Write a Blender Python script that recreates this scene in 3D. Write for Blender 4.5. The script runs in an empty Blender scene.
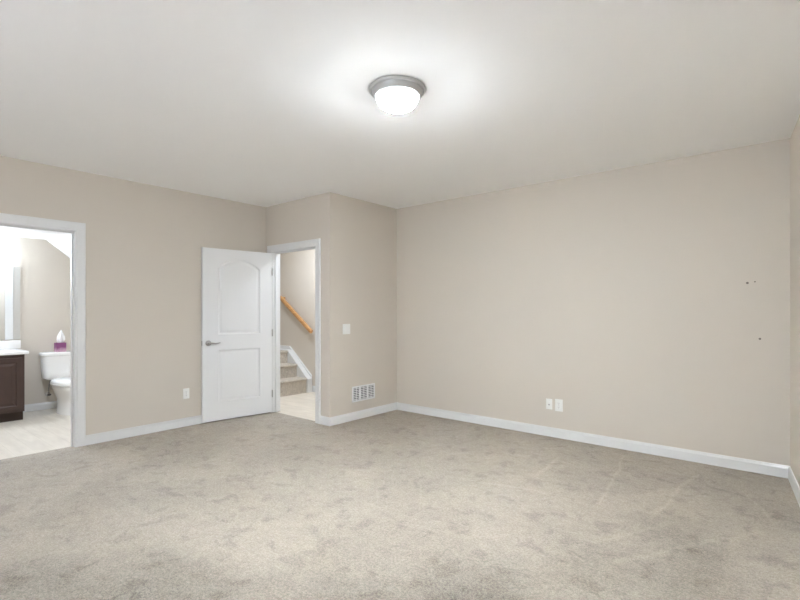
import bpy, bmesh, math, random
from mathutils import Vector, Matrix
from mathutils.geometry import tessellate_polygon

S = bpy.context.scene
COL = S.collection
R = math.radians

# ------------------------------------------------------------------ camera, light, exposure
F_PX = 473.6
cam_d = bpy.data.cameras.new('camera')
cam = bpy.data.objects.new('camera', cam_d)
COL.objects.link(cam)
cam.location = (0.0, 0.0, 1.305)
cam.rotation_euler = (R(90), 0, R(39.9))
cam_d.sensor_width = 36.0
cam_d.lens = F_PX / 800 * 36.0
cam_d.shift_y = 10.5 / 800
cam_d.clip_start = 0.02
S.camera = cam

S.view_settings.view_transform = 'Standard'
S.view_settings.look = 'None'
S.view_settings.gamma = 1.0
S.view_settings.use_curve_mapping = False
S.view_settings.exposure = 0.0
S.cycles.use_denoising = True
S.cycles.max_bounces = 14
S.cycles.diffuse_bounces = 10
S.cycles.sample_clamp_indirect = 0.0
S.cycles.caustics_reflective = False
S.cycles.caustics_refractive = False

w = bpy.data.worlds.new('sky')
S.world = w
w.use_nodes = True
w.node_tree.nodes['Background'].inputs[0].default_value = (0.80, 0.88, 1.0, 1)
w.node_tree.nodes['Background'].inputs[1].default_value = 0.4


def area(name, loc, rot, sx, sy, power, col):
    d = bpy.data.lights.new(name, 'AREA')
    d.shape = 'RECTANGLE'
    d.size, d.size_y, d.energy, d.color = sx, sy, power, col
    o = bpy.data.objects.new(name, d)
    o.location, o.rotation_euler = loc, rot
    COL.objects.link(o)
    return o


P_FILL, P_HALL, P_BATH = 108.0, 23.0, 22.0          # watts
DOME_LOW, DOME_SIDE, VANITY = 1180.0, 13.0, 80.0  # emission of the opal glass (underside, flank) and the vanity shades
# fill light added at the made-up window behind the camera, tilted upwards
area('window_fill', (-1.45, -2.60, 1.45), (R(135), 0, 0), 2.8, 1.4, P_FILL, (0.92, 1.0, 1.12))
# unseen fill lights added over the stair landing and the hall
area('landing_fill', (-5.65, 4.05, 2.60), (0, 0, 0), 0.35, 0.35, P_HALL, (0.90, 1.0, 1.14))
area('hall_fill', (-4.50, 4.40, 2.60), (0, 0, 0), 0.35, 0.35, P_HALL * 0.8, (0.90, 1.0, 1.14))
# unseen fill light added under the bathroom ceiling, near the doorway
area('bathroom_fill', (-5.76, 1.385, 2.22), (0, 0, 0), 0.22, 0.22, P_BATH, (0.88, 1.0, 1.18))


# ------------------------------------------------------------------ materials
def mat(name, col, rough=0.6, metal=0.0, spec=0.5, bump=None, vary=None):
    """bump = (scale, strength, distance); vary = (scale, amount)"""
    m = bpy.data.materials.new(name)
    m.use_nodes = True
    nt = m.node_tree
    b = nt.nodes['Principled BSDF']
    b.inputs['Base Color'].default_value = (*col, 1)
    b.inputs['Roughness'].default_value = rough
    b.inputs['Metallic'].default_value = metal
    b.inputs['Specular IOR Level'].default_value = spec
    tc = nt.nodes.new('ShaderNodeTexCoord')
    if vary:
        n = nt.nodes.new('ShaderNodeTexNoise')
        n.inputs['Scale'].default_value = vary[0]
        n.inputs['Detail'].default_value = 4
        nt.links.new(tc.outputs['Object'], n.inputs['Vector'])
        mx = nt.nodes.new('ShaderNodeMix')
        mx.data_type = 'RGBA'
        mx.inputs[6].default_value = tuple(c * (1 - vary[1]) for c in col) + (1,)
        mx.inputs[7].default_value = tuple(min(1, c * (1 + vary[1])) for c in col) + (1,)
        nt.links.new(n.outputs['Fac'], mx.inputs[0])
        nt.links.new(mx.outputs[2], b.inputs['Base Color'])
    if bump:
        n = nt.nodes.new('ShaderNodeTexNoise')
        n.inputs['Scale'].default_value = bump[0]
        n.inputs['Detail'].default_value = 3
        nt.links.new(tc.outputs['Object'], n.inputs['Vector'])
        bp = nt.nodes.new('ShaderNodeBump')
        bp.inputs['Strength'].default_value = bump[1]
        bp.inputs['Distance'].default_value = bump[2]
        nt.links.new(n.outputs['Fac'], bp.inputs['Height'])
        nt.links.new(bp.outputs['Normal'], b.inputs['Normal'])
    return m


def emit(name, col, strength):
    m = bpy.data.materials.new(name)
    m.use_nodes = True
    b = m.node_tree.nodes['Principled BSDF']
    b.inputs['Base Color'].default_value = (0.8, 0.8, 0.8, 1)
    b.inputs['Emission Color'].default_value = (*col, 1)
    b.inputs['Emission Strength'].default_value = strength
    return m


WALLC = (0.602, 0.552, 0.484)
M = dict(
    wall=mat('greige wall paint', WALLC, 0.7, spec=0.25, bump=(140, 0.06, 0.002), vary=(1.3, 0.012)),
    ceil=mat('white ceiling paint', (0.91, 0.91, 0.905), 0.9, spec=0.1, bump=(90, 0.08, 0.002)),
    trim=mat('white semigloss trim paint', (0.70, 0.705, 0.70), 0.38, spec=0.4, bump=(60, 0.02, 0.001)),
    door=mat('white door paint', (0.75, 0.755, 0.755), 0.40, spec=0.4, bump=(70, 0.03, 0.001)),
    plate=mat('white plastic plate', (0.80, 0.80, 0.77), 0.35, bump=(50, 0.01, 0.001)),
    slot=mat('dark slot plastic', (0.08, 0.075, 0.07), 0.6, bump=(50, 0.01, 0.001)),
    grille=mat('white painted grille steel', (0.78, 0.78, 0.78), 0.4, bump=(50, 0.01, 0.001)),
    duct=mat('grey duct interior', (0.10, 0.10, 0.105), 0.8, bump=(50, 0.01, 0.001)),
    nickel=mat('brushed nickel', (0.50, 0.49, 0.47), 0.34, metal=1.0, bump=(220, 0.03, 0.001)),
    steel=mat('satin steel', (0.42, 0.41, 0.40), 0.28, metal=1.0, bump=(220, 0.03, 0.001)),
    pan=mat('satin nickel lamp pan', (0.50, 0.50, 0.495), 0.40, metal=0.3, bump=(220, 0.02, 0.001)),
    shade=emit('lit vanity shade glass', (0.88, 1.0, 1.15), VANITY),
    porcelain=mat('white porcelain', (0.88, 0.87, 0.85), 0.12, bump=(8, 0.01, 0.001)),
    counter=mat('white cultured marble', (0.84, 0.83, 0.81), 0.18, vary=(6, 0.03)),
    espresso=mat('espresso stained wood', (0.060, 0.034, 0.027), 0.38, bump=(45, 0.05, 0.001), vary=(9, 0.25)),
    toekick=mat('dark toe kick wood', (0.042, 0.022, 0.014), 0.55, bump=(45, 0.05, 0.001), vary=(9, 0.2)),
    tissue=mat('white tissue paper', (0.88, 0.87, 0.86), 0.9, bump=(60, 0.2, 0.002)),
    braid=mat('braided supply hose', (0.35, 0.35, 0.35), 0.35, metal=0.8, bump=(600, 0.3, 0.001)),
    nail=mat('dull nail steel', (0.17, 0.15, 0.13), 0.6, metal=0.2, bump=(200, 0.05, 0.001)),
    bandframe=mat('greige mirror frame', (0.52, 0.50, 0.46), 0.5, bump=(60, 0.02, 0.001)),
)


def dome_mat():
    """opal glass: the bulbs behind it burn hottest through the flat underside"""
    m = emit('lit opal glass', (0.93, 1.0, 1.08), 1.0)
    nt = m.node_tree
    tc = nt.nodes.new('ShaderNodeTexCoord')
    sp = nt.nodes.new('ShaderNodeSeparateXYZ')
    mr = nt.nodes.new('ShaderNodeMapRange')
    mr.interpolation_type = 'SMOOTHSTEP'
    mr.inputs['From Min'].default_value = -0.092
    mr.inputs['From Max'].default_value = -0.115
    mr.inputs['To Min'].default_value = DOME_SIDE
    mr.inputs['To Max'].default_value = DOME_LOW
    nt.links.new(tc.outputs['Object'], sp.inputs[0])
    nt.links.new(sp.outputs['Z'], mr.inputs['Value'])
    ln = nt.nodes.new('ShaderNodeVectorMath')
    ln.operation = 'LENGTH'
    fl = nt.nodes.new('ShaderNodeVectorMath')
    fl.operation = 'MULTIPLY'
    fl.inputs[1].default_value = (1, 1, 0)
    r2 = nt.nodes.new('ShaderNodeMapRange')
    r2.interpolation_type = 'SMOOTHSTEP'
    r2.inputs['From Min'].default_value = 0.036
    r2.inputs['From Max'].default_value = 0.054
    r2.inputs['To Min'].default_value = 0.004
    mu = nt.nodes.new('ShaderNodeMath')
    mu.operation = 'MULTIPLY'
    nt.links.new(tc.outputs['Object'], fl.inputs[0])
    nt.links.new(fl.outputs[0], ln.inputs[0])
    nt.links.new(ln.outputs['Value'], r2.inputs['Value'])
    nt.links.new(mr.outputs[0], mu.inputs[0])
    nt.links.new(r2.outputs[0], mu.inputs[1])
    nt.links.new(mu.outputs[0], nt.nodes['Principled BSDF'].inputs['Emission Strength'])
    return m


M['glass'] = dome_mat()


def mirror_mat():
    m = mat('mirror silvering', (0.86, 0.88, 0.88), 0.015, metal=1.0)
    return m


M['mirror'] = mirror_mat()


def oak_mat():
    m = mat('honey oak', (0.56, 0.30, 0.12), 0.34, bump=(70, 0.05, 0.001))
    nt = m.node_tree
    b = nt.nodes['Principled BSDF']
    tc = nt.nodes.new('ShaderNodeTexCoord')
    mp = nt.nodes.new('ShaderNodeMapping')
    mp.inputs['Rotation'].default_value = (0, R(-36), 0)
    mp.inputs['Scale'].default_value = (3, 40, 40)
    n = nt.nodes.new('ShaderNodeTexNoise')
    n.inputs['Scale'].default_value = 2.2
    n.inputs['Detail'].default_value = 5
    cr = nt.nodes.new('ShaderNodeValToRGB')
    cr.color_ramp.elements[0].position = 0.3
    cr.color_ramp.elements[0].color = (0.40, 0.19, 0.065, 1)
    cr.color_ramp.elements[1].position = 0.7
    cr.color_ramp.elements[1].color = (0.62, 0.35, 0.15, 1)
    nt.links.new(tc.outputs['Object'], mp.inputs['Vector'])
    nt.links.new(mp.outputs['Vector'], n.inputs['Vector'])
    nt.links.new(n.outputs['Fac'], cr.inputs['Fac'])
    nt.links.new(cr.outputs['Color'], b.inputs['Base Color'])
    return m


M['oak'] = oak_mat()


def vinyl_mat():
    m = mat('pale beige vinyl floor', (0.62, 0.56, 0.47), 0.35, spec=0.4)
    nt = m.node_tree
    b = nt.nodes['Principled BSDF']
    tc = nt.nodes.new('ShaderNodeTexCoord')
    mp = nt.nodes.new('ShaderNodeMapping')
    mp.inputs['Scale'].default_value = (1.2, 5.5, 1)
    n = nt.nodes.new('ShaderNodeTexNoise')
    n.inputs['Scale'].default_value = 3.0
    n.inputs['Detail'].default_value = 6
    br = nt.nodes.new('ShaderNodeTexBrick')
    br.inputs['Scale'].default_value = 1.0
    br.inputs['Brick Width'].default_value = 0.9
    br.inputs['Row Height'].default_value = 0.15
    br.inputs['Mortar Size'].default_value = 0.002
    br.inputs['Color1'].default_value = (1, 1, 1, 1)
    br.inputs['Color2'].default_value = (0.93, 0.93, 0.93, 1)
    br.inputs['Mortar'].default_value = (0.80, 0.79, 0.77, 1)
    cr = nt.nodes.new('ShaderNodeValToRGB')
    cr.color_ramp.elements[0].position = 0.3
    cr.color_ramp.elements[0].color = (0.64, 0.585, 0.50, 1)
    cr.color_ramp.elements[1].position = 0.7
    cr.color_ramp.elements[1].color = (0.76, 0.705, 0.615, 1)
    mx = nt.nodes.new('ShaderNodeMix')
    mx.data_type = 'RGBA'
    mx.blend_type = 'MULTIPLY'
    mx.inputs[0].default_value = 1.0
    nt.links.new(tc.outputs['Object'], mp.inputs['Vector'])
    nt.links.new(tc.outputs['Object'], br.inputs['Vector'])
    nt.links.new(mp.outputs['Vector'], n.inputs['Vector'])
    nt.links.new(n.outputs['Fac'], cr.inputs['Fac'])
    nt.links.new(cr.outputs['Color'], mx.inputs[6])
    nt.links.new(br.outputs['Color'], mx.inputs[7])
    nt.links.new(mx.outputs[2], b.inputs['Base Color'])
    return m


M['vinyl'] = vinyl_mat()


def carpet_mat(name, streaks, tone):
    """cut pile carpet: brushed patches in the nap, fine tuft grain, vacuum lines"""
    m = bpy.data.materials.new(name)
    m.use_nodes = True
    nt = m.node_tree
    N, L = nt.nodes, nt.links
    b = N['Principled BSDF']
    b.inputs['Roughness'].default_value = 0.95
    b.inputs['Specular IOR Level'].default_value = 0.1
    b.inputs['Sheen Weight'].default_value = 0.12
    tc = N.new('ShaderNodeTexCoord')
    P = tc.outputs['Object']

    def noise(scale, detail, rough=0.5, dist=0.0, vec=None):
        n = N.new('ShaderNodeTexNoise')
        n.inputs['Scale'].default_value = scale
        n.inputs['Detail'].default_value = detail
        n.inputs['Roughness'].default_value = rough
        n.inputs['Distortion'].default_value = dist
        L.new(vec or P, n.inputs['Vector'])
        return n.outputs['Fac']

    def math_(op, a, c=None, clamp=False):
        n = N.new('ShaderNodeMath')
        n.operation = op
        n.use_clamp = clamp
        for i, v in enumerate((a, c)):
            if v is None:
                continue
            if isinstance(v, (int, float)):
                n.inputs[i].default_value = v
            else:
                L.new(v, n.inputs[i])
        return n.outputs[0]

    def remap(v, a, c, to0, to1):
        n = N.new('ShaderNodeMapRange')
        n.interpolation_type = 'SMOOTHSTEP'
        n.inputs['From Min'].default_value = a
        n.inputs['From Max'].default_value = c
        n.inputs['To Min'].default_value = to0
        n.inputs['To Max'].default_value = to1
        L.new(v, n.inputs['Value'])
        return n.outputs[0]

    big = remap(noise(1.1, 3, 0.55, 0.4), 0.40, 0.62, -0.08, 0.05)
    patch = remap(noise(6.2, 5, 0.62, 0.5), 0.38, 0.455, -0.125, 0.02)
    small = remap(noise(17.0, 4, 0.65), 0.35, 0.65, -0.06, 0.06)
    tuft = remap(noise(170.0, 2, 0.7), 0.28, 0.72, -0.20, 0.20)
    tuft2 = remap(noise(70.0, 2, 0.6), 0.30, 0.70, -0.13, 0.13)
    total = math_('ADD', math_('ADD', big, patch), math_('ADD', small, math_('ADD', tuft, tuft2)))
    # vacuum lines: distance to each segment in the plane
    sep = N.new('ShaderNodeSeparateXYZ')
    L.new(P, sep.inputs[0])
    wob = noise(2.0, 2)
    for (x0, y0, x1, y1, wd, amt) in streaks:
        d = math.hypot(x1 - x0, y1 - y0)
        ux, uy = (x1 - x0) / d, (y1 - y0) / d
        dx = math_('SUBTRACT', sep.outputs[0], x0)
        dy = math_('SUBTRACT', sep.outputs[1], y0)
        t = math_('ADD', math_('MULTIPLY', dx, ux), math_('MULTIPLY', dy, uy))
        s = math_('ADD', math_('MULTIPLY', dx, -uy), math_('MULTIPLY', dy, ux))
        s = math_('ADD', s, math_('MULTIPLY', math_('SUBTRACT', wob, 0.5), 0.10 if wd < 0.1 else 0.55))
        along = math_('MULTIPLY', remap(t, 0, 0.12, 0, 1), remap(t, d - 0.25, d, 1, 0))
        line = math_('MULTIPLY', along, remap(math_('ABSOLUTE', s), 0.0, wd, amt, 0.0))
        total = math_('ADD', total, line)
    f = math_('ADD', total, 1.0)
    col = N.new('ShaderNodeRGB')
    col.outputs[0].default_value = (*tone, 1)
    mx = N.new('ShaderNodeVectorMath')
    mx.operation = 'SCALE'
    L.new(col.outputs[0], mx.inputs[0])
    L.new(f, mx.inputs['Scale'])
    L.new(mx.outputs[0], b.inputs['Base Color'])
    bp = N.new('ShaderNodeBump')
    bp.inputs['Strength'].default_value = 0.55
    bp.inputs['Distance'].default_value = 0.008
    L.new(noise(150.0, 3, 0.7), bp.inputs['Height'])
    L.new(bp.outputs['Normal'], b.inputs['Normal'])
    return m


CARPET = (0.388, 0.346, 0.290)
# vacuum lines (light) and swaths of nap pressed the other way (dark): x, y, x, y, half width, amount
STREAKS = [
    (-1.19, 4.62, -0.99, 3.15, 0.024, 0.12),
    (-0.60, 4.45, -0.72, 3.25, 0.024, 0.12),
    (-1.62, 4.20, -1.54, 3.35, 0.030, 0.12),
    (-1.10, 2.30, -0.45, 3.55, 0.026, 0.07),
    (-0.75, 2.55, -0.12, 3.60, 0.030, 0.11),
    (-2.10, 3.10, -1.30, 3.30, 0.035, 0.08),
    (-0.30, 4.20, -0.05, 3.60, 0.026, 0.11),
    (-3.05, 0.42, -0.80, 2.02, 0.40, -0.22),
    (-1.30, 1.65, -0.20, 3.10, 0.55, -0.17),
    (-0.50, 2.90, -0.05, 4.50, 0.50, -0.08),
]
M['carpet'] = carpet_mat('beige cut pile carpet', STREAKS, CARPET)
M['stair_carpet_lit'] = carpet_mat('beige carpet in lit stair tone', [], (0.53, 0.48, 0.41))  # same carpet as the floor, the brighter light on the stairs put into its tone


# ------------------------------------------------------------------ mesh helpers
def link(name, bm, m, parent=None, smooth=False):
    bmesh.ops.recalc_face_normals(bm, faces=bm.faces)
    me = bpy.data.meshes.new(name)
    bm.to_mesh(me)
    bm.free()
    o = bpy.data.objects.new(name, me)
    for mm in (m if isinstance(m, (list, tuple)) else [m]):
        me.materials.append(M[mm])
    if smooth:
        for p in me.polygons:
            p.use_smooth = True
        me.set_sharp_from_angle(angle=R(smooth if smooth is not True else 35))
    COL.objects.link(o)
    if parent:
        o.parent = parent
        o.matrix_parent_inverse = Matrix.Identity(4)
    return o


def box(bm, x0, y0, z0, x1, y1, z1, bev=0.0, seg=2):
    r = bmesh.ops.create_cube(bm, size=1.0)
    vs = r['verts']
    bmesh.ops.scale(bm, vec=(abs(x1 - x0), abs(y1 - y0), abs(z1 - z0)), verts=vs)
    bmesh.ops.translate(bm, vec=((x0 + x1) / 2, (y0 + y1) / 2, (z0 + z1) / 2), verts=vs)
    if bev > 0:
        es = list({e for v in vs for e in v.link_edges})
        bmesh.ops.bevel(bm, geom=es, offset=bev, segments=seg, profile=0.5, affect='EDGES')


def lathe(bm, prof, n=48, mtx=None):
    """prof: (r, z) list, revolved about z"""
    rings = []
    for r, z in prof:
        if r < 1e-6:
            rings.append([bm.verts.new((0, 0, z))])
        else:
            rings.append([bm.verts.new((r * math.cos(2 * math.pi * i / n), r * math.sin(2 * math.pi * i / n), z)) for i in range(n)])
    for a, c in zip(rings, rings[1:]):
        for i in range(n):
            j = (i + 1) % n
            if len(a) == 1 and len(c) == 1:
                continue
            if len(a) == 1:
                bm.faces.new((a[0], c[i], c[j]))
            elif len(c) == 1:
                bm.faces.new((a[i], a[j], c[0]))
            else:
                bm.faces.new((a[i], a[j], c[j], c[i]))
    vs = [v for r in rings for v in r]
    if mtx:
        bmesh.ops.transform(bm, matrix=mtx, verts=vs)
    return vs


def tube(bm, pts, rad, n=12, cap=True):
    pts = [Vector(p) for p in pts]
    rads = rad if isinstance(rad, (list, tuple)) else [rad] * len(pts)
    rings = []
    up = Vector((0, 0, 1))
    for i, p in enumerate(pts):
        d = (pts[min(i + 1, len(pts) - 1)] - pts[max(i - 1, 0)]).normalized()
        a = d.cross(up)
        if a.length < 1e-3:
            a = d.cross(Vector((1, 0, 0)))
        a.normalize()
        c = d.cross(a)
        rings.append([bm.verts.new(p + (a * math.cos(t) + c * math.sin(t)) * rads[i]) for t in [2 * math.pi * k / n for k in range(n)]])
    for a, c in zip(rings, rings[1:]):
        for i in range(n):
            bm.faces.new((a[i], a[(i + 1) % n], c[(i + 1) % n], c[i]))
    if cap:
        bm.faces.new(rings[0])
        bm.faces.new(rings[-1])


def prism(bm, pts, off):
    """closed polygon of 3D points swept by the vector off"""
    off = Vector(off)
    a = [bm.verts.new(p) for p in pts]
    c = [bm.verts.new(Vector(p) + off) for p in pts]
    n = len(a)
    bm.faces.new(a)
    bm.faces.new(c)
    for i in range(n):
        bm.faces.new((a[i], a[(i + 1) % n], c[(i + 1) % n], c[i]))


def loft(bm, rings, cap=True):
    vr = [[bm.verts.new(p) for p in r] for r in rings]
    n = len(vr[0])
    for a, c in zip(vr, vr[1:]):
        for i in range(n):
            bm.faces.new((a[i], a[(i + 1) % n], c[(i + 1) % n], c[i]))
    if cap:
        bm.faces.new(vr[0])
        bm.faces.new(vr[-1])


def tag(o, label=None, cat=None, group=None, kind=None):
    if label:
        o['label'] = label
    if cat:
        o['category'] = cat
    if group:
        o['group'] = group
    if kind:
        o['kind'] = kind
    return o


def struct(name, bm, m, label=None, cat=None, smooth=False):
    return tag(link(name, bm, m, smooth=smooth), label, cat, None, 'structure')


def thing(name, label, cat, loc=(0, 0, 0), rz=0.0, group=None, kind=None):
    o = bpy.data.objects.new(name, None)
    o.empty_display_size = 0.1
    o.location = loc
    o.rotation_euler = (0, 0, rz)
    COL.objects.link(o)
    return tag(o, label, cat, group, kind)


# ------------------------------------------------------------------ dimensions of the shell
H = 2.645
XA, YC, XD, YB = -5.282, 3.60, -4.045, 4.77
TW = 0.115
YN = -2.55                                   # wall behind the camera
E0 = Vector((-0.035, YB))                     # corner of back wall and right wall
E_DIR = Vector((0.103, -1.0)).normalized()
BD = (0.70, 1.474, 2.058)                    # bathroom door opening in the left wall (y, y, top)
SD = (-5.140, -4.290, 2.045)                 # stair door opening (x, x, top)
XBW, ZBC = -7.60, 2.240                      # bathroom far wall, bathroom ceiling
YH = 4.95                                    # wall that carries the handrail


def e_at(y):
    return E0.x + (E0.y - y) * E_DIR.x / -E_DIR.y


# walls
bm = bmesh.new()
box(bm, XA - TW, YN - TW, 0, XA, BD[0] - 0.02, H)
box(bm, XA - TW, BD[1] + 0.02, 0, XA, YC, H)
box(bm, XA - TW, BD[0] - 0.02, BD[2] + 0.02, XA, BD[1] + 0.02, H)
struct('wall_left', bm, 'wall', 'greige left wall holding the bathroom doorway', 'wall')

bm = bmesh.new()
box(bm, -7.80, YC, 0, SD[0] - 0.02, YC + TW, H)
box(bm, SD[1] + 0.02, YC, 0, XD, YC + TW, H)
box(bm, SD[0] - 0.02, YC, SD[2] + 0.02, SD[1] + 0.02, YC + TW, H)
struct('wall_stair', bm, 'wall', 'short greige wall around the stair doorway', 'wall')

bm = bmesh.new()
box(bm, XD - TW, YC + TW, 0, XD, YB + TW, H)
struct('wall_side', bm, 'wall', 'narrow greige wall with light switch and air vent', 'wall')

bm = bmesh.new()
box(bm, XD, YB, 0, 0.2, YB + TW, H)
struct('wall_back', bm, 'wall', 'long greige back wall with two small wall plates', 'wall')

bm = bmesh.new()
ye = YN - TW
a, c = (e_at(YB), YB), (e_at(ye), ye)
prism(bm, [(a[0], a[1], 0), (c[0], c[1], 0), (c[0] + 0.12, c[1], 0), (a[0] + 0.12, a[1], 0)], (0, 0, H))
struct('wall_right', bm, 'wall', 'greige right wall at the frame edge', 'wall')

WX0, WX1, WZ0, WZ1 = -2.95, 0.05, 0.72, 2.28
bm = bmesh.new()
xr = e_at(YN)
box(bm, XA, YN - TW, 0, WX0, YN, H)
box(bm, WX1, YN - TW, 0, xr, YN, H)
box(bm, WX0, YN - TW, 0, WX1, YN, WZ0)
box(bm, WX0, YN - TW, WZ1, WX1, YN, H)
struct('wall_near', bm, 'wall')

# window added behind the camera as a frame for the fill light
bm = bmesh.new()
y0, y1 = YN - 0.10, YN + 0.012
for (x0, x1, z0, z1) in ((WX0, WX0 + 0.05, WZ0, WZ1), (WX1 - 0.05, WX1, WZ0, WZ1), (WX0, WX1, WZ0, WZ0 + 0.05), (WX0, WX1, WZ1 - 0.05, WZ1),
                         (-1.48, -1.42, WZ0, WZ1)):
    box(bm, x0, y0, z0, x1, y1, z1, 0.004)
fill_window = struct('fill_window', bm, 'trim')
bm = bmesh.new()
box(bm, WX0 + 0.05, YN - 0.085, WZ0 + 0.05, WX1 - 0.05, YN - 0.08, WZ1 - 0.05)
pm = bpy.data.materials.new('clear pane')
pm.use_nodes = True
nt = pm.node_tree
tr = nt.nodes.new('ShaderNodeBsdfTransparent')
nt.links.new(tr.outputs[0], nt.nodes['Material Output'].inputs[0])
M['pane'] = pm
link('pane', bm, 'pane', fill_window)

# bathroom shell (behind the left wall)
bm = bmesh.new()
box(bm, XBW - 0.1, 0.05, 0, XBW, 2.60, 2.60)
struct('wall_bathroom', bm, 'wall', 'pale bathroom wall behind the toilet and vanity', 'wall')
bm = bmesh.new()
box(bm, XBW, 0.0, 0, XA - TW, 0.08, 2.60)
struct('wall_vanity_side', bm, 'wall')
bm = bmesh.new()
box(bm, XBW, 2.42, 0, XA - TW, 2.50, 2.60)
struct('wall_toilet_side', bm, 'wall')
bm = bmesh.new()
prism(bm, [(XBW, 0.08, ZBC), (XBW, 1.80, ZBC), (XBW, 2.42, ZBC - 0.51), (XBW, 2.42, ZBC + 0.06), (XBW, 0.08, ZBC + 0.06)], (abs(XBW - (XA - TW)), 0, 0))
struct('ceiling_bathroom', bm, 'ceil', 'white bathroom ceiling sloping down above the toilet', 'ceiling')

# stair hall shell
bm = bmesh.new()
box(bm, -7.80, YH, 0, XD - TW, YH + TW, H)
struct('wall_hall', bm, 'wall', 'pale stair wall carrying the oak handrail', 'wall')
bm = bmesh.new()
box(bm, -7.90, YC + TW, 0, -7.80, YH + TW, H)
struct('wall_landing', bm, 'wall')

# ceilings and floors
bm = bmesh.new()
box(bm, -7.95, YN - TW, H, 0.95, YH + TW, H + 0.1)
struct('ceiling', bm, 'ceil', 'smooth white ceiling', 'ceiling')

XT, YT = XA - 0.055, YC + 0.045
bm = bmesh.new()
box(bm, XT, YN - TW, -0.10, 0.95, YT, 0)
box(bm, XD - TW, YT, -0.10, 0.95, YB + TW, 0)
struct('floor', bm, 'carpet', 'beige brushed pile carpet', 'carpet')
bm = bmesh.new()
box(bm, XBW - 0.1, 0.0, -0.10, XT, 2.60, -0.003)
struct('floor_bathroom', bm, 'vinyl', 'pale beige bathroom floor', 'floor')
bm = bmesh.new()
box(bm, -7.90, YT, -0.10, XD - TW, YH + TW, -0.003)
struct('floor_hall', bm, 'vinyl', 'pale floor of the stair hall', 'floor')


# baseboards: profile (depth, height)
BP = [(0, 0), (0.014, 0), (0.014, 0.072), (0.011, 0.080), (0.0085, 0.086), (0.006, 0.095), (0, 0.095)]


def baseboard(bm, p0, p1, nrm, ext0=0.0, ext1=0.0):
    p0, p1, nrm = Vector(p0), Vector(p1), Vector(nrm).normalized()
    d = (p1 - p0).normalized()
    pts0 = [(p0.x + nrm.x * q - d.x * ext0 * q / 0.014, p0.y + nrm.y * q - d.y * ext0 * q / 0.014, h) for q, h in BP]
    pts1 = [(p1.x + nrm.x * q + d.x * ext1 * q / 0.014, p1.y + nrm.y * q + d.y * ext1 * q / 0.014, h) for q, h in BP]
    loft(bm, [pts0, pts1])


CW = 0.086                                   # casing width
bm = bmesh.new()
baseboard(bm, (XA, BD[1] + CW, 0), (XA, YC, 0), (1, 0, 0), 0, -0.014)
struct('baseboard_left', bm, 'trim', 'white baseboard along the left wall', 'baseboard')
bm = bmesh.new()
baseboard(bm, (XA, YN, 0), (XA, BD[0] - CW, 0), (1, 0, 0))
struct('baseboard_near_left', bm, 'trim')
bm = bmesh.new()
baseboard(bm, (SD[1] + CW, YC, 0), (XD, YC, 0), (0, -1, 0), 0, 0.014)
struct('baseboard_stair', bm, 'trim', 'short white baseboard beside the stair doorway', 'baseboard')
bm = bmesh.new()
baseboard(bm, (XD, YC, 0), (XD, YB, 0), (1, 0, 0), 0.014, -0.014)
struct('baseboard_side', bm, 'trim', 'white baseboard under the air vent', 'baseboard')
bm = bmesh.new()
baseboard(bm, (XD, YB, 0), (E0.x, YB, 0), (0, -1, 0), -0.014, -0.014)
struct('baseboard_back', bm, 'trim', 'long white baseboard along the back wall', 'baseboard')
bm = bmesh.new()
nE = Vector((E_DIR.y, -E_DIR.x, 0))
pe = E0 + E_DIR * ((YB - YN) / abs(E_DIR.y))
baseboard(bm, (E0.x, E0.y, 0), (pe.x, pe.y, 0), nE, -0.012, 0)
struct('baseboard_right', bm, 'trim', 'white baseboard along the right wall', 'baseboard')
bm = bmesh.new()
baseboard(bm, (XBW, 1.47, 0), (XBW, 2.42, 0), (1, 0, 0))
struct('baseboard_bathroom', bm, 'trim', 'white baseboard behind the toilet', 'baseboard')
bm = bmesh.new()
baseboard(bm, (-5.99, YH, 0), (XD - TW, YH, 0), (0, -1, 0))
struct('baseboard_hall', bm, 'trim', 'white baseboard at the foot of the stair wall', 'baseboard')

# door casings with jambs. profile: (offset outwards, height off the wall)
CP = [(0.0, 0.0), (0.0, 0.010), (0.006, 0.013), (0.016, 0.013), (0.020, 0.010), (0.030, 0.011), (0.055, 0.016), (0.074, 0.018), (0.082, 0.017), (CW, 0.012), (CW, 0.0)]


def casing(bm, a, c, top, to3d):
    rings = []
    for (u, v, sx, sz) in ((a, 0, -1, 0), (a, top, -1, 1), (c, top, 1, 1), (c, 0, 1, 0)):
        rings.append([to3d(u + sx * o, v + sz * o, h) for o, h in CP])
    loft(bm, rings)


bm = bmesh.new()
casing(bm, BD[0] - 0.004, BD[1] + 0.004, BD[2] + 0.004, lambda u, v, h: (XA + h, u, v))
casing(bm, BD[0] - 0.004, BD[1] + 0.004, BD[2] + 0.004, lambda u, v, h: (XA - TW - h, u, v))
for (y0, y1, z0, z1) in ((BD[0] - 0.02, BD[0], 0, BD[2]), (BD[1], BD[1] + 0.02, 0, BD[2]), (BD[0] - 0.02, BD[1] + 0.02, BD[2], BD[2] + 0.02)):
    box(bm, XA - TW, y0, z0, XA, y1, z1, 0.001, 1)
box(bm, XA - 0.075, BD[1] - 0.011, 0, XA - 0.040, BD[1], BD[2] - 0.011, 0.002)
box(bm, XA - 0.075, BD[0], 0, XA - 0.040, BD[0] + 0.011, BD[2] - 0.011, 0.002)
box(bm, XA - 0.075, BD[0], BD[2] - 0.011, XA - 0.040, BD[1], BD[2], 0.002)
struct('trim_1', bm, 'trim', 'white moulded casing around the bathroom doorway', 'door casing', smooth=30)

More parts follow.
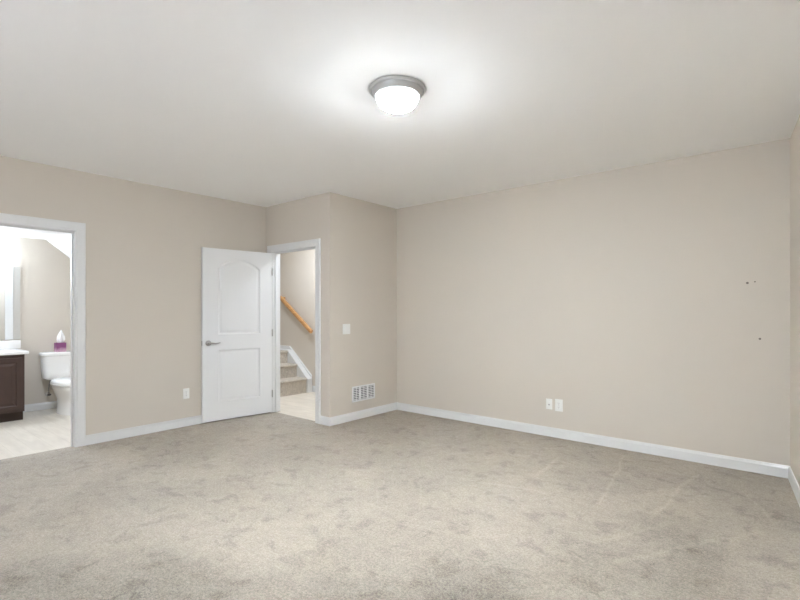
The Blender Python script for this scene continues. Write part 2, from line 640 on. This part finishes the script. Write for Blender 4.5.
bm = bmesh.new()
casing(bm, SD[0] - 0.004, SD[1] + 0.004, SD[2] + 0.004, lambda u, v, h: (u, YC - h, v))
casing(bm, SD[0] - 0.004, SD[1] + 0.004, SD[2] + 0.004, lambda u, v, h: (u, YC + TW + h, v))
for (x0, x1, z0, z1) in ((SD[0] - 0.02, SD[0], 0, SD[2]), (SD[1], SD[1] + 0.02, 0, SD[2]), (SD[0] - 0.02, SD[1] + 0.02, SD[2], SD[2] + 0.02)):
    box(bm, x0, YC, z0, x1, YC + TW, z1, 0.001, 1)
box(bm, SD[0], YC + 0.040, 0, SD[0] + 0.011, YC + 0.075, SD[2] - 0.011, 0.002)
box(bm, SD[1] - 0.011, YC + 0.040, 0, SD[1], YC + 0.075, SD[2] - 0.011, 0.002)
box(bm, SD[0], YC + 0.040, SD[2] - 0.011, SD[1], YC + 0.075, SD[2], 0.002)
struct('trim_2', bm, 'trim', 'white moulded casing around the stair doorway', 'door casing', smooth=30)

# ------------------------------------------------------------------ open interior door (arched two panel)
DW, DH, DT = 0.868, 2.022, 0.035
PANEL_DEPTH = [(0.0, 0.0), (0.003, -0.003), (0.012, -0.0095), (0.020, -0.0115), (0.027, -0.0105), (0.044, -0.003), (0.050, -0.002)]


def panel_outline(x0, x1, z0, z1, rise, inset):
    """counter-clockwise outline with an arched top (rise) shrunk by inset"""
    a0, a1, b0 = x0 + inset, x1 - inset, z0 + inset
    pts = [(a0, b0), (a1, b0)]
    if rise <= 0:
        return pts + [(a1, z1 - inset), (a0, z1 - inset)]
    half = (x1 - x0) / 2
    rad = (half * half + rise * rise) / (2 * rise)
    cz = z1 + rise - rad
    cx = (x0 + x1) / 2
    r = rad - inset
    hx = half - inset
    n = 24
    a_lim = math.asin(hx / r)
    for k in range(n + 1):
        t = a_lim - 2 * a_lim * k / n
        pts.append((cx + r * math.sin(t), cz + r * math.cos(t)))
    return pts


def door_face(bm, y, sgn):
    """moulded face at plane y, bulging towards sgn*y"""
    panels = [(0.158, DW - 0.182, 0.215, 0.828, 0.0), (0.158, DW - 0.182, 1.008, 1.800, 0.104)]
    loops = [[Vector((0, 0, 0)), Vector((DW, 0, 0)), Vector((DW, DH, 0)), Vector((0, DH, 0))]]
    loops += [[Vector((p[0], p[1], 0)) for p in panel_outline(*pn, 0.0)] for pn in panels]
    flat = [v for l in loops for v in l]
    vs = [bm.verts.new((v.x, y, v.y)) for v in flat]
    for t in tessellate_polygon(loops):
        bm.faces.new([vs[i] for i in t])
    i0 = 4
    for pn, l in zip(panels, loops[1:]):
        prev = vs[i0:i0 + len(l)]
        i0 += len(l)
        for ins, dep in PANEL_DEPTH[1:]:
            cur = [bm.verts.new((p[0], y + sgn * dep, p[1])) for p in panel_outline(*pn, ins)]
            for i in range(len(cur)):
                j = (i + 1) % len(cur)
                bm.faces.new((prev[i], prev[j], cur[j], cur[i]))
            prev = cur
        bm.faces.new(prev)
    return vs[:4]


HX, HY = -5.128, 3.583
theta = math.atan2(2.722 - HY, -5.236 - HX)
door_1 = thing('door_1', 'open white two panel interior door with arched top panel', 'door', (HX, HY, 0.012), theta, kind='structure')
bm = bmesh.new()
# local +x runs from the hinges to the free edge; local +y faces the room, the leaf's body lies behind it
fa = door_face(bm, 0.0, 1)
fb = door_face(bm, -DT, -1)
for i in range(4):
    j = (i + 1) % 4
    bm.faces.new((fa[i], fa[j], fb[j], fb[i]))
link('door_leaf', bm, 'door', door_1, smooth=28)
for z in (0.235, 1.01, 1.785):
    bm = bmesh.new()
    lathe(bm, [(0, -0.048), (0.004, -0.046), (0.0065, -0.044), (0.0065, 0.044), (0.004, 0.046), (0, 0.048)], 12, Matrix.Translation((-0.009, 0.006, z)))
    box(bm, -0.008, -0.030, z - 0.044, -0.0005, 0.004, z + 0.044)
    link('hinge', bm, 'nickel', door_1, smooth=40)
for side in (1, -1):
    bm = bmesh.new()
    yb = 0.0 if side > 0 else -DT
    hx = DW - 0.066
    mt = Matrix.Translation((hx, yb, 0.914)) @ Matrix.Rotation(R(-90 * side), 4, 'X')
    if side > 0:
        lathe(bm, [(0, 0), (0.033, 0), (0.033, 0.006), (0.029, 0.010), (0.013, 0.013), (0.011, 0.030), (0.0105, 0.046), (0, 0.048)], 28, mt)
        tube(bm, [(hx, yb + 0.040, 0.914), (hx - 0.03, yb + 0.045, 0.914), (hx - 0.07, yb + 0.047, 0.909), (hx - 0.105, yb + 0.044, 0.913), (hx - 0.125, yb + 0.040, 0.917)],
             [0.0095, 0.009, 0.0075, 0.0065, 0.005], 12)
        link('lever_handle', bm, 'steel', door_1, smooth=40)
    else:
        lathe(bm, [(0, 0), (0.030, 0), (0.030, 0.004), (0.02, 0.008), (0, 0.009)], 28, mt)
        link('handle_plate', bm, 'steel', door_1, smooth=40)
bm = bmesh.new()
box(bm, DW - 0.0005, -0.029, 0.885, DW + 0.0012, -0.006, 0.943, 0.0004, 1)
link('latch_plate', bm, 'steel', door_1)

# ------------------------------------------------------------------ staircase
st = thing('staircase', 'carpeted stairs with white skirt board seen through the stair doorway', 'stairs', (-5.98, 4.4, 0))


def world_child(name, bm, m, par, smooth=False):
    bmesh.ops.translate(bm, vec=-par.location, verts=bm.verts)
    return link(name, bm, m, par, smooth)


steps = [(-5.98, 0.0, 0.232), (-6.225, 0.232, 0.438), (-6.47, 0.438, 0.640)]
YS0, YS1 = YC + TW + 0.004, 4.828
for i, (x, z0, z1) in enumerate(steps):
    bm = bmesh.new()
    x_end = steps[i + 1][0] if i < 2 else -7.78
    nose = 0.022
    prof = [(x_end, z0), (x, z0), (x, z1 - 0.040), (x + nose * 0.7, z1 - 0.036), (x + nose, z1 - 0.022), (x + nose * 0.8, z1 - 0.006), (x + nose * 0.2, z1), (x_end, z1)]
    if i == 0:
        prof[0] = (x_end, -0.003)
        prof[1] = (x, -0.003)
    prism(bm, [(p, YS0, z) for p, z in prof], (0, YS1 - YS0, 0))
    world_child('step', bm, 'stair_carpet_lit', st, 30)
# the skirt: a thick white curb beside the treads with a taller cap against the wall
bm = bmesh.new()
low = [(-5.945, -0.003), (-5.945, 0.215), (-6.02, 0.262), (-6.475, 0.648), (-7.79, 0.648), (-7.79, -0.003)]
prism(bm, [(x, 4.832, z) for x, z in low], (0, YH - 0.030 - 4.832, 0))
world_child('skirt_board', bm, 'trim', st)
bm = bmesh.new()
hi = [(-5.985, -0.003), (-5.985, 0.262), (-6.55, 0.706), (-7.79, 0.706), (-7.79, -0.003)]
prism(bm, [(x, YH - 0.030, z) for x, z in hi], (0, 0.029, 0))
world_child('skirt_cap', bm, 'trim', st)

# ------------------------------------------------------------------ handrail
hr = thing('handrail', 'honey oak handrail sloping down the pale stair wall', 'handrail', (-6.32, YH, 1.25))
bm = bmesh.new()
ra, rb = Vector((-6.735, 4.875, 1.535)), Vector((-5.905, 4.875, 0.962))
d = (rb - ra).normalized()
n = Vector((-d.z, 0, d.x)) * -1
if n.z < 0:
    n = -n
sec = []
for t in range(20):
    an = 2 * math.pi * t / 20
    cx, cz = math.cos(an), math.sin(an)
    sec.append((0.024 * math.copysign(abs(cx) ** 0.6, cx), 0.034 * math.copysign(abs(cz) ** 0.6, cz)))
rings = []
for q, s in ((0.0, 0.72), (0.008, 0.96), (0.02, 1.0), ((rb - ra).length - 0.02, 1.0), ((rb - ra).length - 0.008, 0.96), ((rb - ra).length, 0.72)):
    p = ra + d * q
    rings.append([p + Vector((0, 1, 0)) * (u * s) + n * (v * s) for u, v in sec])
loft(bm, rings)
world_child('rail', bm, 'oak', hr, 50)
bm = bmesh.new()
q = ra + d * 0.03
box(bm, q.x - 0.03, 4.88, q.z - 0.045, q.x + 0.03, YH - 0.001, q.z + 0.02, 0.012)
world_child('return_end', bm, 'oak', hr, 40)
for f in (0.22, 0.80):
    bm = bmesh.new()
    p = ra + d * ((rb - ra).length * f)
    tube(bm, [p - n * 0.032, p - n * 0.055 + Vector((0, 0.010, 0)), (p.x, YH - 0.02, p.z - 0.085), (p.x, YH - 0.006, p.z - 0.085)], 0.006, 10)
    lathe(bm, [(0, 0), (0.026, 0), (0.026, 0.005), (0.012, 0.009), (0, 0.010)], 20, Matrix.Translation((p.x, YH - 0.0005, p.z - 0.085)) @ Matrix.Rotation(R(90), 4, 'X'))
    world_child('bracket', bm, 'nickel', hr, 40)

# ------------------------------------------------------------------ ceiling light
LX, LY = -1.852, 2.190
cl = thing('ceiling_light', 'round flush ceiling light with nickel rim and glowing opal dome', 'ceiling light', (LX, LY, H))
bm = bmesh.new()
lathe(bm, [(0, -0.0005), (0.172, -0.0005), (0.174, -0.006), (0.172, -0.012), (0.167, -0.0175), (0.161, -0.0185), (0.1575, -0.0145), (0.1545, -0.0145), (0.153, -0.022), (0.149, -0.030), (0.145, -0.036), (0.140, -0.044), (0.134, -0.047), (0.126, -0.045), (0, -0.042)], 72)
link('rim', bm, 'pan', cl, smooth=25)
bm = bmesh.new()
pr = []
for k in range(15):
    t = k / 14 * math.pi / 2
    pr.append((0.130 * math.cos(t) ** 0.80 if k < 14 else 0, -0.0475 - 0.078 * math.sin(t)))
lathe(bm, [(0, -0.0475)] + pr, 64)
link('glass_dome', bm, 'glass', cl, smooth=60)
bm = bmesh.new()
lathe(bm, [(0, -0.124), (0.014, -0.124), (0.014, -0.128), (0.009, -0.131), (0.008, -0.135), (0.005, -0.138), (0, -0.139)], 24)
link('finial', bm, 'pan', cl, smooth=40)


# ------------------------------------------------------------------ wall plates
def plate_frame(loc, rz):
    """local x along the wall, local -y out of the wall, z up"""
    return loc, rz


def outlet(name, label, loc, rz, w_=0.072, h_=0.117, kind='duplex', group=None):
    t = thing(name, label, 'wall plate' if kind != 'duplex' else 'outlet', loc, rz, group)
    bm = bmesh.new()
    box(bm, -w_ / 2, -0.006, -h_ / 2, w_ / 2, 0, h_ / 2, 0.0028)
    link('cover_plate', bm, 'plate', t, smooth=35)
    if kind == 'duplex':
        for z in (0.0195, -0.0195):
            bm = bmesh.new()
            box(bm, -0.0165, -0.0085, z - 0.0135, 0.0165, -0.006, z + 0.0135, 0.0015)
            r = link('receptacle', bm, 'plate', t, smooth=35)
            bm = bmesh.new()
            for x in (-0.0065, 0.0065):
                box(bm, x - 0.001, -0.0088, z - 0.001, x + 0.001, -0.0084, z + 0.007)
            lathe(bm, [(0, 0), (0.0022, 0), (0.0022, 0.0004), (0, 0.0004)], 12, Matrix.Translation((0, -0.0084, z - 0.007)) @ Matrix.Rotation(R(90), 4, 'X'))
            link('slots', bm, 'slot', r)
        bm = bmesh.new()
        lathe(bm, [(0, 0), (0.003, 0), (0.0024, 0.001), (0, 0.0012)], 12, Matrix.Translation((0, -0.006, 0)) @ Matrix.Rotation(R(90), 4, 'X'))
        link('screw', bm, 'steel', t)
    elif kind == 'coax':
        bm = bmesh.new()
        lathe(bm, [(0, 0), (0.0085, 0), (0.0085, 0.003), (0.0055, 0.003), (0.0055, 0.012), (0.004, 0.012), (0.004, 0.006), (0, 0.006)], 16, Matrix.Translation((0, -0.006, -0.006)) @ Matrix.Rotation(R(90), 4, 'X'))
        link('connector', bm, 'steel', t, smooth=30)
        for z in (0.042, -0.042):
            bm = bmesh.new()
            lathe(bm, [(0, 0), (0.003, 0), (0.0024, 0.001), (0, 0.0012)], 12, Matrix.Translation((0, -0.006, z)) @ Matrix.Rotation(R(90), 4, 'X'))
            link('screw', bm, 'plate', t)
    return t


outlet('wall_outlet', 'small white outlet low on the left wall beside the open door', (XA, 2.553, 0.368), R(90))
outlet('coaxial_plate', 'narrower white cable plate with dark centre on the back wall', (-1.966, YB, 0.334), 0, 0.066, 0.108, 'coax')
outlet('wall_outlet', 'wider white outlet right of the cable plate on the back wall', (-1.864, YB, 0.334), 0, 0.080, 0.124)

sw = thing('light_switch', 'white two rocker light switch beside the stair doorway', 'light switch', (XD, 3.856, 1.087), R(90))
bm = bmesh.new()
box(bm, -0.060, -0.006, -0.060, 0.060, 0, 0.060, 0.003)
link('cover_plate', bm, 'plate', sw, smooth=35)
for x in (-0.023, 0.023):
    bm = bmesh.new()
    prism(bm, [(x - 0.0165, -0.006, -0.033), (x - 0.0165, -0.0105, -0.033), (x - 0.0165, -0.0075, 0.002), (x - 0.0165, -0.0085, 0.033), (x - 0.0165, -0.006, 0.033)], (0.033, 0, 0))
    link('rocker', bm, 'plate', sw)

# ------------------------------------------------------------------ air vent
vt = thing('air_vent', 'white three panel return air grille low on the narrow wall', 'air vent', (XD, 4.145, 0.305), R(90))
VW, VH = 0.395, 0.188
bm = bmesh.new()
fw = 0.020
xs = [-VW / 2, -VW / 2 + VW / 3, VW / 2 - VW / 3, VW / 2]
box(bm, -VW / 2, -0.009, -VH / 2, VW / 2, 0, -VH / 2 + fw, 0.003)
box(bm, -VW / 2, -0.009, VH / 2 - fw, VW / 2, 0, VH / 2, 0.003)
box(bm, -VW / 2, -0.009, -VH / 2, -VW / 2 + fw, 0, VH / 2, 0.003)
box(bm, VW / 2 - fw, -0.009, -VH / 2, VW / 2, 0, VH / 2, 0.003)
for x in xs[1:3]:
    box(bm, x - 0.012, -0.009, -VH / 2 + 0.01, x + 0.012, 0, VH / 2 - 0.01, 0.002)
link('frame', bm, 'grille', vt)
bm = bmesh.new()
box(bm, -VW / 2 + 0.01, -0.0012, -VH / 2 + 0.01, VW / 2 - 0.01, -0.0004, VH / 2 - 0.01)
link('duct_opening', bm, 'duct', vt)
for k in range(3):
    bm = bmesh.new()
    a0 = xs[k] + (fw if k == 0 else 0.012)
    a1 = xs[k + 1] - (fw if k == 2 else 0.012)
    nl = 7
    for i in range(nl):
        z = -VH / 2 + fw + (i + 0.5) * (VH - 2 * fw) / nl
        prism(bm, [(a0, -0.0070, z - 0.0034), (a0, -0.0060, z - 0.0046), (a0, -0.0020, z + 0.0022), (a0, -0.0030, z + 0.0034)], (a1 - a0, 0, 0))
    for q in (0.5,):
        x = a0 + (a1 - a0) * q
        box(bm, x - 0.0012, -0.0075, -VH / 2 + fw, x + 0.0018, -0.002, VH / 2 - fw)
    link('louvres', bm, 'grille', vt)

# ------------------------------------------------------------------ nails left in the back wall
for lab, x, z, r in (('left of two small dark nails high on the back wall near the right corner', -0.303, 1.529, 0.009),
                     ('fainter right one of two small nails high on the back wall', -0.254, 1.537, 0.0055),
                     ('single small dark nail lower on the back wall near the right corner', -0.222, 1.078, 0.0085)):
    bm = bmesh.new()
    lathe(bm, [(0, 0), (r * 0.5, 0), (r * 0.5, 0.004), (r, 0.0045), (r, 0.006), (r * 0.6, 0.0072), (0, 0.0075)], 16, Matrix.Rotation(R(90), 4, 'X'))
    o = link('nail', bm, 'nail', smooth=40)
    o.location = (x, YB, z)
    tag(o, lab, 'nail', 'nails in the back wall')

# ------------------------------------------------------------------ bathroom: vanity, counter, mirror
VY0, VY1, VXF = 0.40, 1.462, -7.060
va = thing('vanity_cabinet', 'espresso brown bathroom vanity cabinet with framed doors', 'cabinet', (XBW, 0.93, 0))
bm = bmesh.new()
box(bm, XBW + 0.001, VY0, 0.105, VXF, VY1, 0.785, 0.002)
world_child('carcass', bm, 'espresso', va)
bm = bmesh.new()
box(bm, XBW + 0.001, VY0 + 0.004, -0.003, VXF - 0.055, VY1 - 0.004, 0.105)
world_child('toe_kick', bm, 'toekick', va)


def raised_door(bm, x, y0, y1, z0, z1):
    dep = [(0.0, 0.0), (0.0, 0.019), (0.004, 0.020), (0.050, 0.020), (0.058, 0.013), (0.066, 0.012), (0.092, 0.018), (0.10, 0.018)]
    loft(bm, [[(x + dx, y0 + i, z0 + i), (x + dx, y1 - i, z0 + i), (x + dx, y1 - i, z1 - i), (x + dx, y0 + i, z1 - i)] for i, dx in dep])


for (a0, a1) in ((VY0 + 0.03, 0.925), (0.935, VY1 - 0.028)):
    bm = bmesh.new()
    raised_door(bm, VXF, a0, a1, 0.128, 0.745)
    dd = world_child('cabinet_door', bm, 'espresso', va)

bm = bmesh.new()
box(bm, XBW + 0.002, VY0 - 0.02, 0.7855, VXF + 0.040, VY1 + 0.035, 0.822, 0.008, 3)
ct = link('countertop', bm, 'counter', smooth=40)
tag(ct, 'white vanity countertop with backsplash on the brown cabinet', 'countertop')
bm = bmesh.new()
box(bm, XBW + 0.002, VY0 - 0.02, 0.823, XBW + 0.024, 1.530, 0.928, 0.004)
link('backsplash', bm, 'counter', ct, smooth=40)

mi = thing('wall_mirror', 'tall framed bathroom mirror above the white counter', 'mirror', (XBW, 0.95, 0.94))
MY0, MY1, MZ0, MZ1 = 0.36, 1.526, 0.940, 1.862
bm = bmesh.new()
box(bm, XBW + 0.001, MY0, MZ0, XBW + 0.016, MY1, MZ1, 0.002)
world_child('back_panel', bm, 'bandframe', mi)
bm = bmesh.new()
box(bm, XBW + 0.0165, MY1 - 0.152, MZ0, XBW + 0.022, MY1 - 0.072, MZ1, 0.002)
world_child('frame_stile', bm, 'trim', mi)
bm = bmesh.new()
box(bm, XBW + 0.0165, MY0 + 0.082, MZ0 + 0.003, XBW + 0.0185, MY1 - 0.154, MZ1 - 0.003)
world_child('mirror_glass', bm, 'mirror', mi)

vl = thing('vanity_light', 'vanity light bar with glowing shades above the bathroom mirror', 'wall light', (XBW, 0.95, 2.03))
bm = bmesh.new()
box(bm, XBW + 0.001, 0.62, 2.00, XBW + 0.03, 1.22, 2.09, 0.01)
world_child('back_plate', bm, 'nickel', vl, 40)
for y in (0.66, 0.92, 1.18):
    bm = bmesh.new()
    tube(bm, [(XBW + 0.025, y, 2.045), (XBW + 0.07, y, 2.065), (XBW + 0.105, y, 2.06), (XBW + 0.115, y, 2.03)], 0.008, 10)
    world_child('arm', bm, 'nickel', vl, 40)
    bm = bmesh.new()
    lathe(bm, [(0, 0.0), (0.025, 0), (0.032, -0.015), (0.048, -0.07), (0.058, -0.11), (0.052, -0.11), (0.0, -0.09)], 28, Matrix.Translation((XBW + 0.115, y, 2.03)))
    world_child('lamp_shade', bm, 'shade', vl, 40)
bm = bmesh.new()
tube(bm, [(XBW + 0.025, 1.20, 2.045), (XBW + 0.028, 1.27, 2.045), (XBW + 0.03, 1.33, 2.050), (XBW + 0.03, 1.362, 2.060)], [0.009, 0.008, 0.007, 0.004], 10)
world_child('scroll_end', bm, 'nickel', vl, 40)

# ------------------------------------------------------------------ toilet
TY = 1.950
to = thing('toilet', 'white two piece toilet with closed lid', 'toilet', (XBW, TY, 0))


def rrect(cx, cy, hx, hy, z, p=5.0, n=40):
    out = []
    for k in range(n):
        t = 2 * math.pi * k / n
        c, s = math.cos(t), math.sin(t)
        out.append((cx + hx * math.copysign(abs(c) ** (2 / p), c), cy + hy * math.copysign(abs(s) ** (2 / p), s), z))
    return out


bm = bmesh.new()
loft(bm, [rrect(-7.485, TY, 0.080, 0.185, 0.405), rrect(-7.485, TY, 0.096, 0.212, 0.425), rrect(-7.485, TY, 0.099, 0.221, 0.52), rrect(-7.485, TY, 0.102, 0.228, 0.700), rrect(-7.485, TY, 0.102, 0.228, 0.712)])
world_child('tank', bm, 'porcelain', to, 40)
bm = bmesh.new()
loft(bm, [rrect(-7.483, TY, 0.104, 0.231, 0.713), rrect(-7.483, TY, 0.112, 0.241, 0.718), rrect(-7.483, TY, 0.114, 0.243, 0.742), rrect(-7.483, TY, 0.108, 0.238, 0.756), rrect(-7.483, TY, 0.095, 0.225, 0.760)])
world_child('tank_lid', bm, 'porcelain', to, 40)


def egg(cx, hl, hw, z, n=44, back=0.85):
    """elongated outline: x forward"""
    out = []
    for k in range(n):
        t = 2 * math.pi * k / n
        c, s = math.cos(t), math.sin(t)
        if c >= 0:
            out.append((cx + hl * c, TY + hw * s, z))
        else:
            out.append((cx + hl * back * math.copysign(abs(c) ** 0.7, c), TY + hw * math.copysign(abs(s) ** 0.85, s), z))
    return out


bm = bmesh.new()
loft(bm, [egg(-7.16, 0.250, 0.130, -0.003), egg(-7.16, 0.252, 0.132, 0.015), egg(-7.16, 0.238, 0.122, 0.05), egg(-7.16, 0.235, 0.120, 0.14), egg(-7.155, 0.242, 0.128, 0.19),
          egg(-7.14, 0.264, 0.155, 0.25), egg(-7.125, 0.285, 0.180, 0.305), egg(-7.12, 0.292, 0.192, 0.34), egg(-7.12, 0.292, 0.192, 0.356), egg(-7.12, 0.284, 0.184, 0.362)])
box(bm, -7.585, TY - 0.10, 0.27, -7.30, TY + 0.10, 0.404, 0.02, 3)
world_child('bowl', bm, 'porcelain', to, 45)
bm = bmesh.new()
loft(bm, [egg(-7.115, 0.296, 0.200, 0.363), egg(-7.115, 0.302, 0.206, 0.370), egg(-7.115, 0.302, 0.206, 0.388), egg(-7.115, 0.295, 0.200, 0.393)])
world_child('seat', bm, 'porcelain', to, 45)
bm = bmesh.new()
loft(bm, [egg(-7.115, 0.293, 0.198, 0.394), egg(-7.115, 0.299, 0.203, 0.399), egg(-7.115, 0.297, 0.200, 0.416), egg(-7.115, 0.282, 0.185, 0.430), egg(-7.115, 0.22, 0.13, 0.438)])
world_child('seat_lid', bm, 'porcelain', to, 45)
bm = bmesh.new()
tube(bm, [(-7.392, TY + 0.16, 0.655), (-7.372, TY + 0.16, 0.655), (-7.368, TY + 0.12, 0.652), (-7.368, TY + 0.085, 0.650)], [0.012, 0.011, 0.007, 0.008], 12)
world_child('flush_lever', bm, 'steel', to, 40)

# supply valve beside the bowl
sv = thing('supply_valve', 'small chrome water supply valve on the wall beside the toilet', 'valve', (XBW, 1.815, 0.20))
bm = bmesh.new()
lathe(bm, [(0, 0), (0.028, 0), (0.027, 0.004), (0.012, 0.008), (0.010, 0.05), (0.014, 0.052), (0.014, 0.075), (0, 0.076)], 20, Matrix.Translation((XBW + 0.0005, 1.815, 0.20)) @ Matrix.Rotation(R(90), 4, 'Y'))
world_child('valve_body', bm, 'steel', sv, 40)
bm = bmesh.new()
loft(bm, [[(x, 1.815 + 0.021 * math.cos(t), 0.20 + 0.013 * math.sin(t)) for t in [2 * math.pi * k / 20 for k in range(20)]] for x in (XBW + 0.077, XBW + 0.089)])
world_child('valve_handle', bm, 'slot', sv, 40)
bm = bmesh.new()
tube(bm, [(XBW + 0.06, 1.815, 0.212), (XBW + 0.06, 1.812, 0.26), (XBW + 0.065, 1.82, 0.33), (XBW + 0.075, 1.83, 0.402)], 0.0055, 10)
world_child('supply_hose', bm, 'braid', sv, 40)


# ------------------------------------------------------------------ tissue box on the tank
def tissue_box_mat():
    m = mat('printed tissue carton', (0.30, 0.09, 0.22), 0.5)
    nt = m.node_tree
    b = nt.nodes['Principled BSDF']
    tc = nt.nodes.new('ShaderNodeTexCoord')
    sp = nt.nodes.new('ShaderNodeSeparateXYZ')
    n = nt.nodes.new('ShaderNodeTexNoise')
    n.inputs['Scale'].default_value = 28
    ad = nt.nodes.new('ShaderNodeMath')
    ad.operation = 'MULTIPLY_ADD'
    ad.inputs[1].default_value = 0.055
    cr = nt.nodes.new('ShaderNodeValToRGB')
    e = cr.color_ramp.elements
    e[0].position, e[0].color = 0.050, (0.52, 0.33, 0.42, 1)
    e[1].position, e[1].color = 0.085, (0.26, 0.075, 0.20, 1)
    nt.links.new(tc.outputs['Object'], sp.inputs[0])
    nt.links.new(tc.outputs['Object'], n.inputs['Vector'])
    nt.links.new(n.outputs['Fac'], ad.inputs[0])
    nt.links.new(sp.outputs['Z'], ad.inputs[2])
    nt.links.new(ad.outputs[0], cr.inputs['Fac'])
    nt.links.new(cr.outputs['Color'], b.inputs['Base Color'])
    return m


M['carton'] = tissue_box_mat()
tb = thing('tissue_box', 'purple tissue box with white tissue on the toilet tank', 'tissue box', (-7.475, 1.925, 0.7605), R(0))
bm = bmesh.new()
box(bm, -0.055, -0.055, 0, 0.055, 0.055, 0.118, 0.003)
link('carton', bm, 'carton', tb)
bm = bmesh.new()
rng = random.Random(4)
rings = []
for k, (z, r) in enumerate(((0.1182, 0.026), (0.135, 0.034), (0.165, 0.042), (0.20, 0.036), (0.235, 0.024), (0.265, 0.011), (0.282, 0.003))):
    ring = []
    for i in range(28):
        t = 2 * math.pi * i / 28
        q = r * (1 + 0.26 * math.sin(5 * t + k * 0.7) + 0.12 * math.sin(9 * t - k))
        ring.append((q * math.cos(t) * 0.75, q * math.sin(t) + 0.010 * (k / 6), z + 0.006 * math.sin(3 * t + k)))
    rings.append(ring)
loft(bm, rings)
link('tissue', bm, 'tissue', tb, smooth=60)
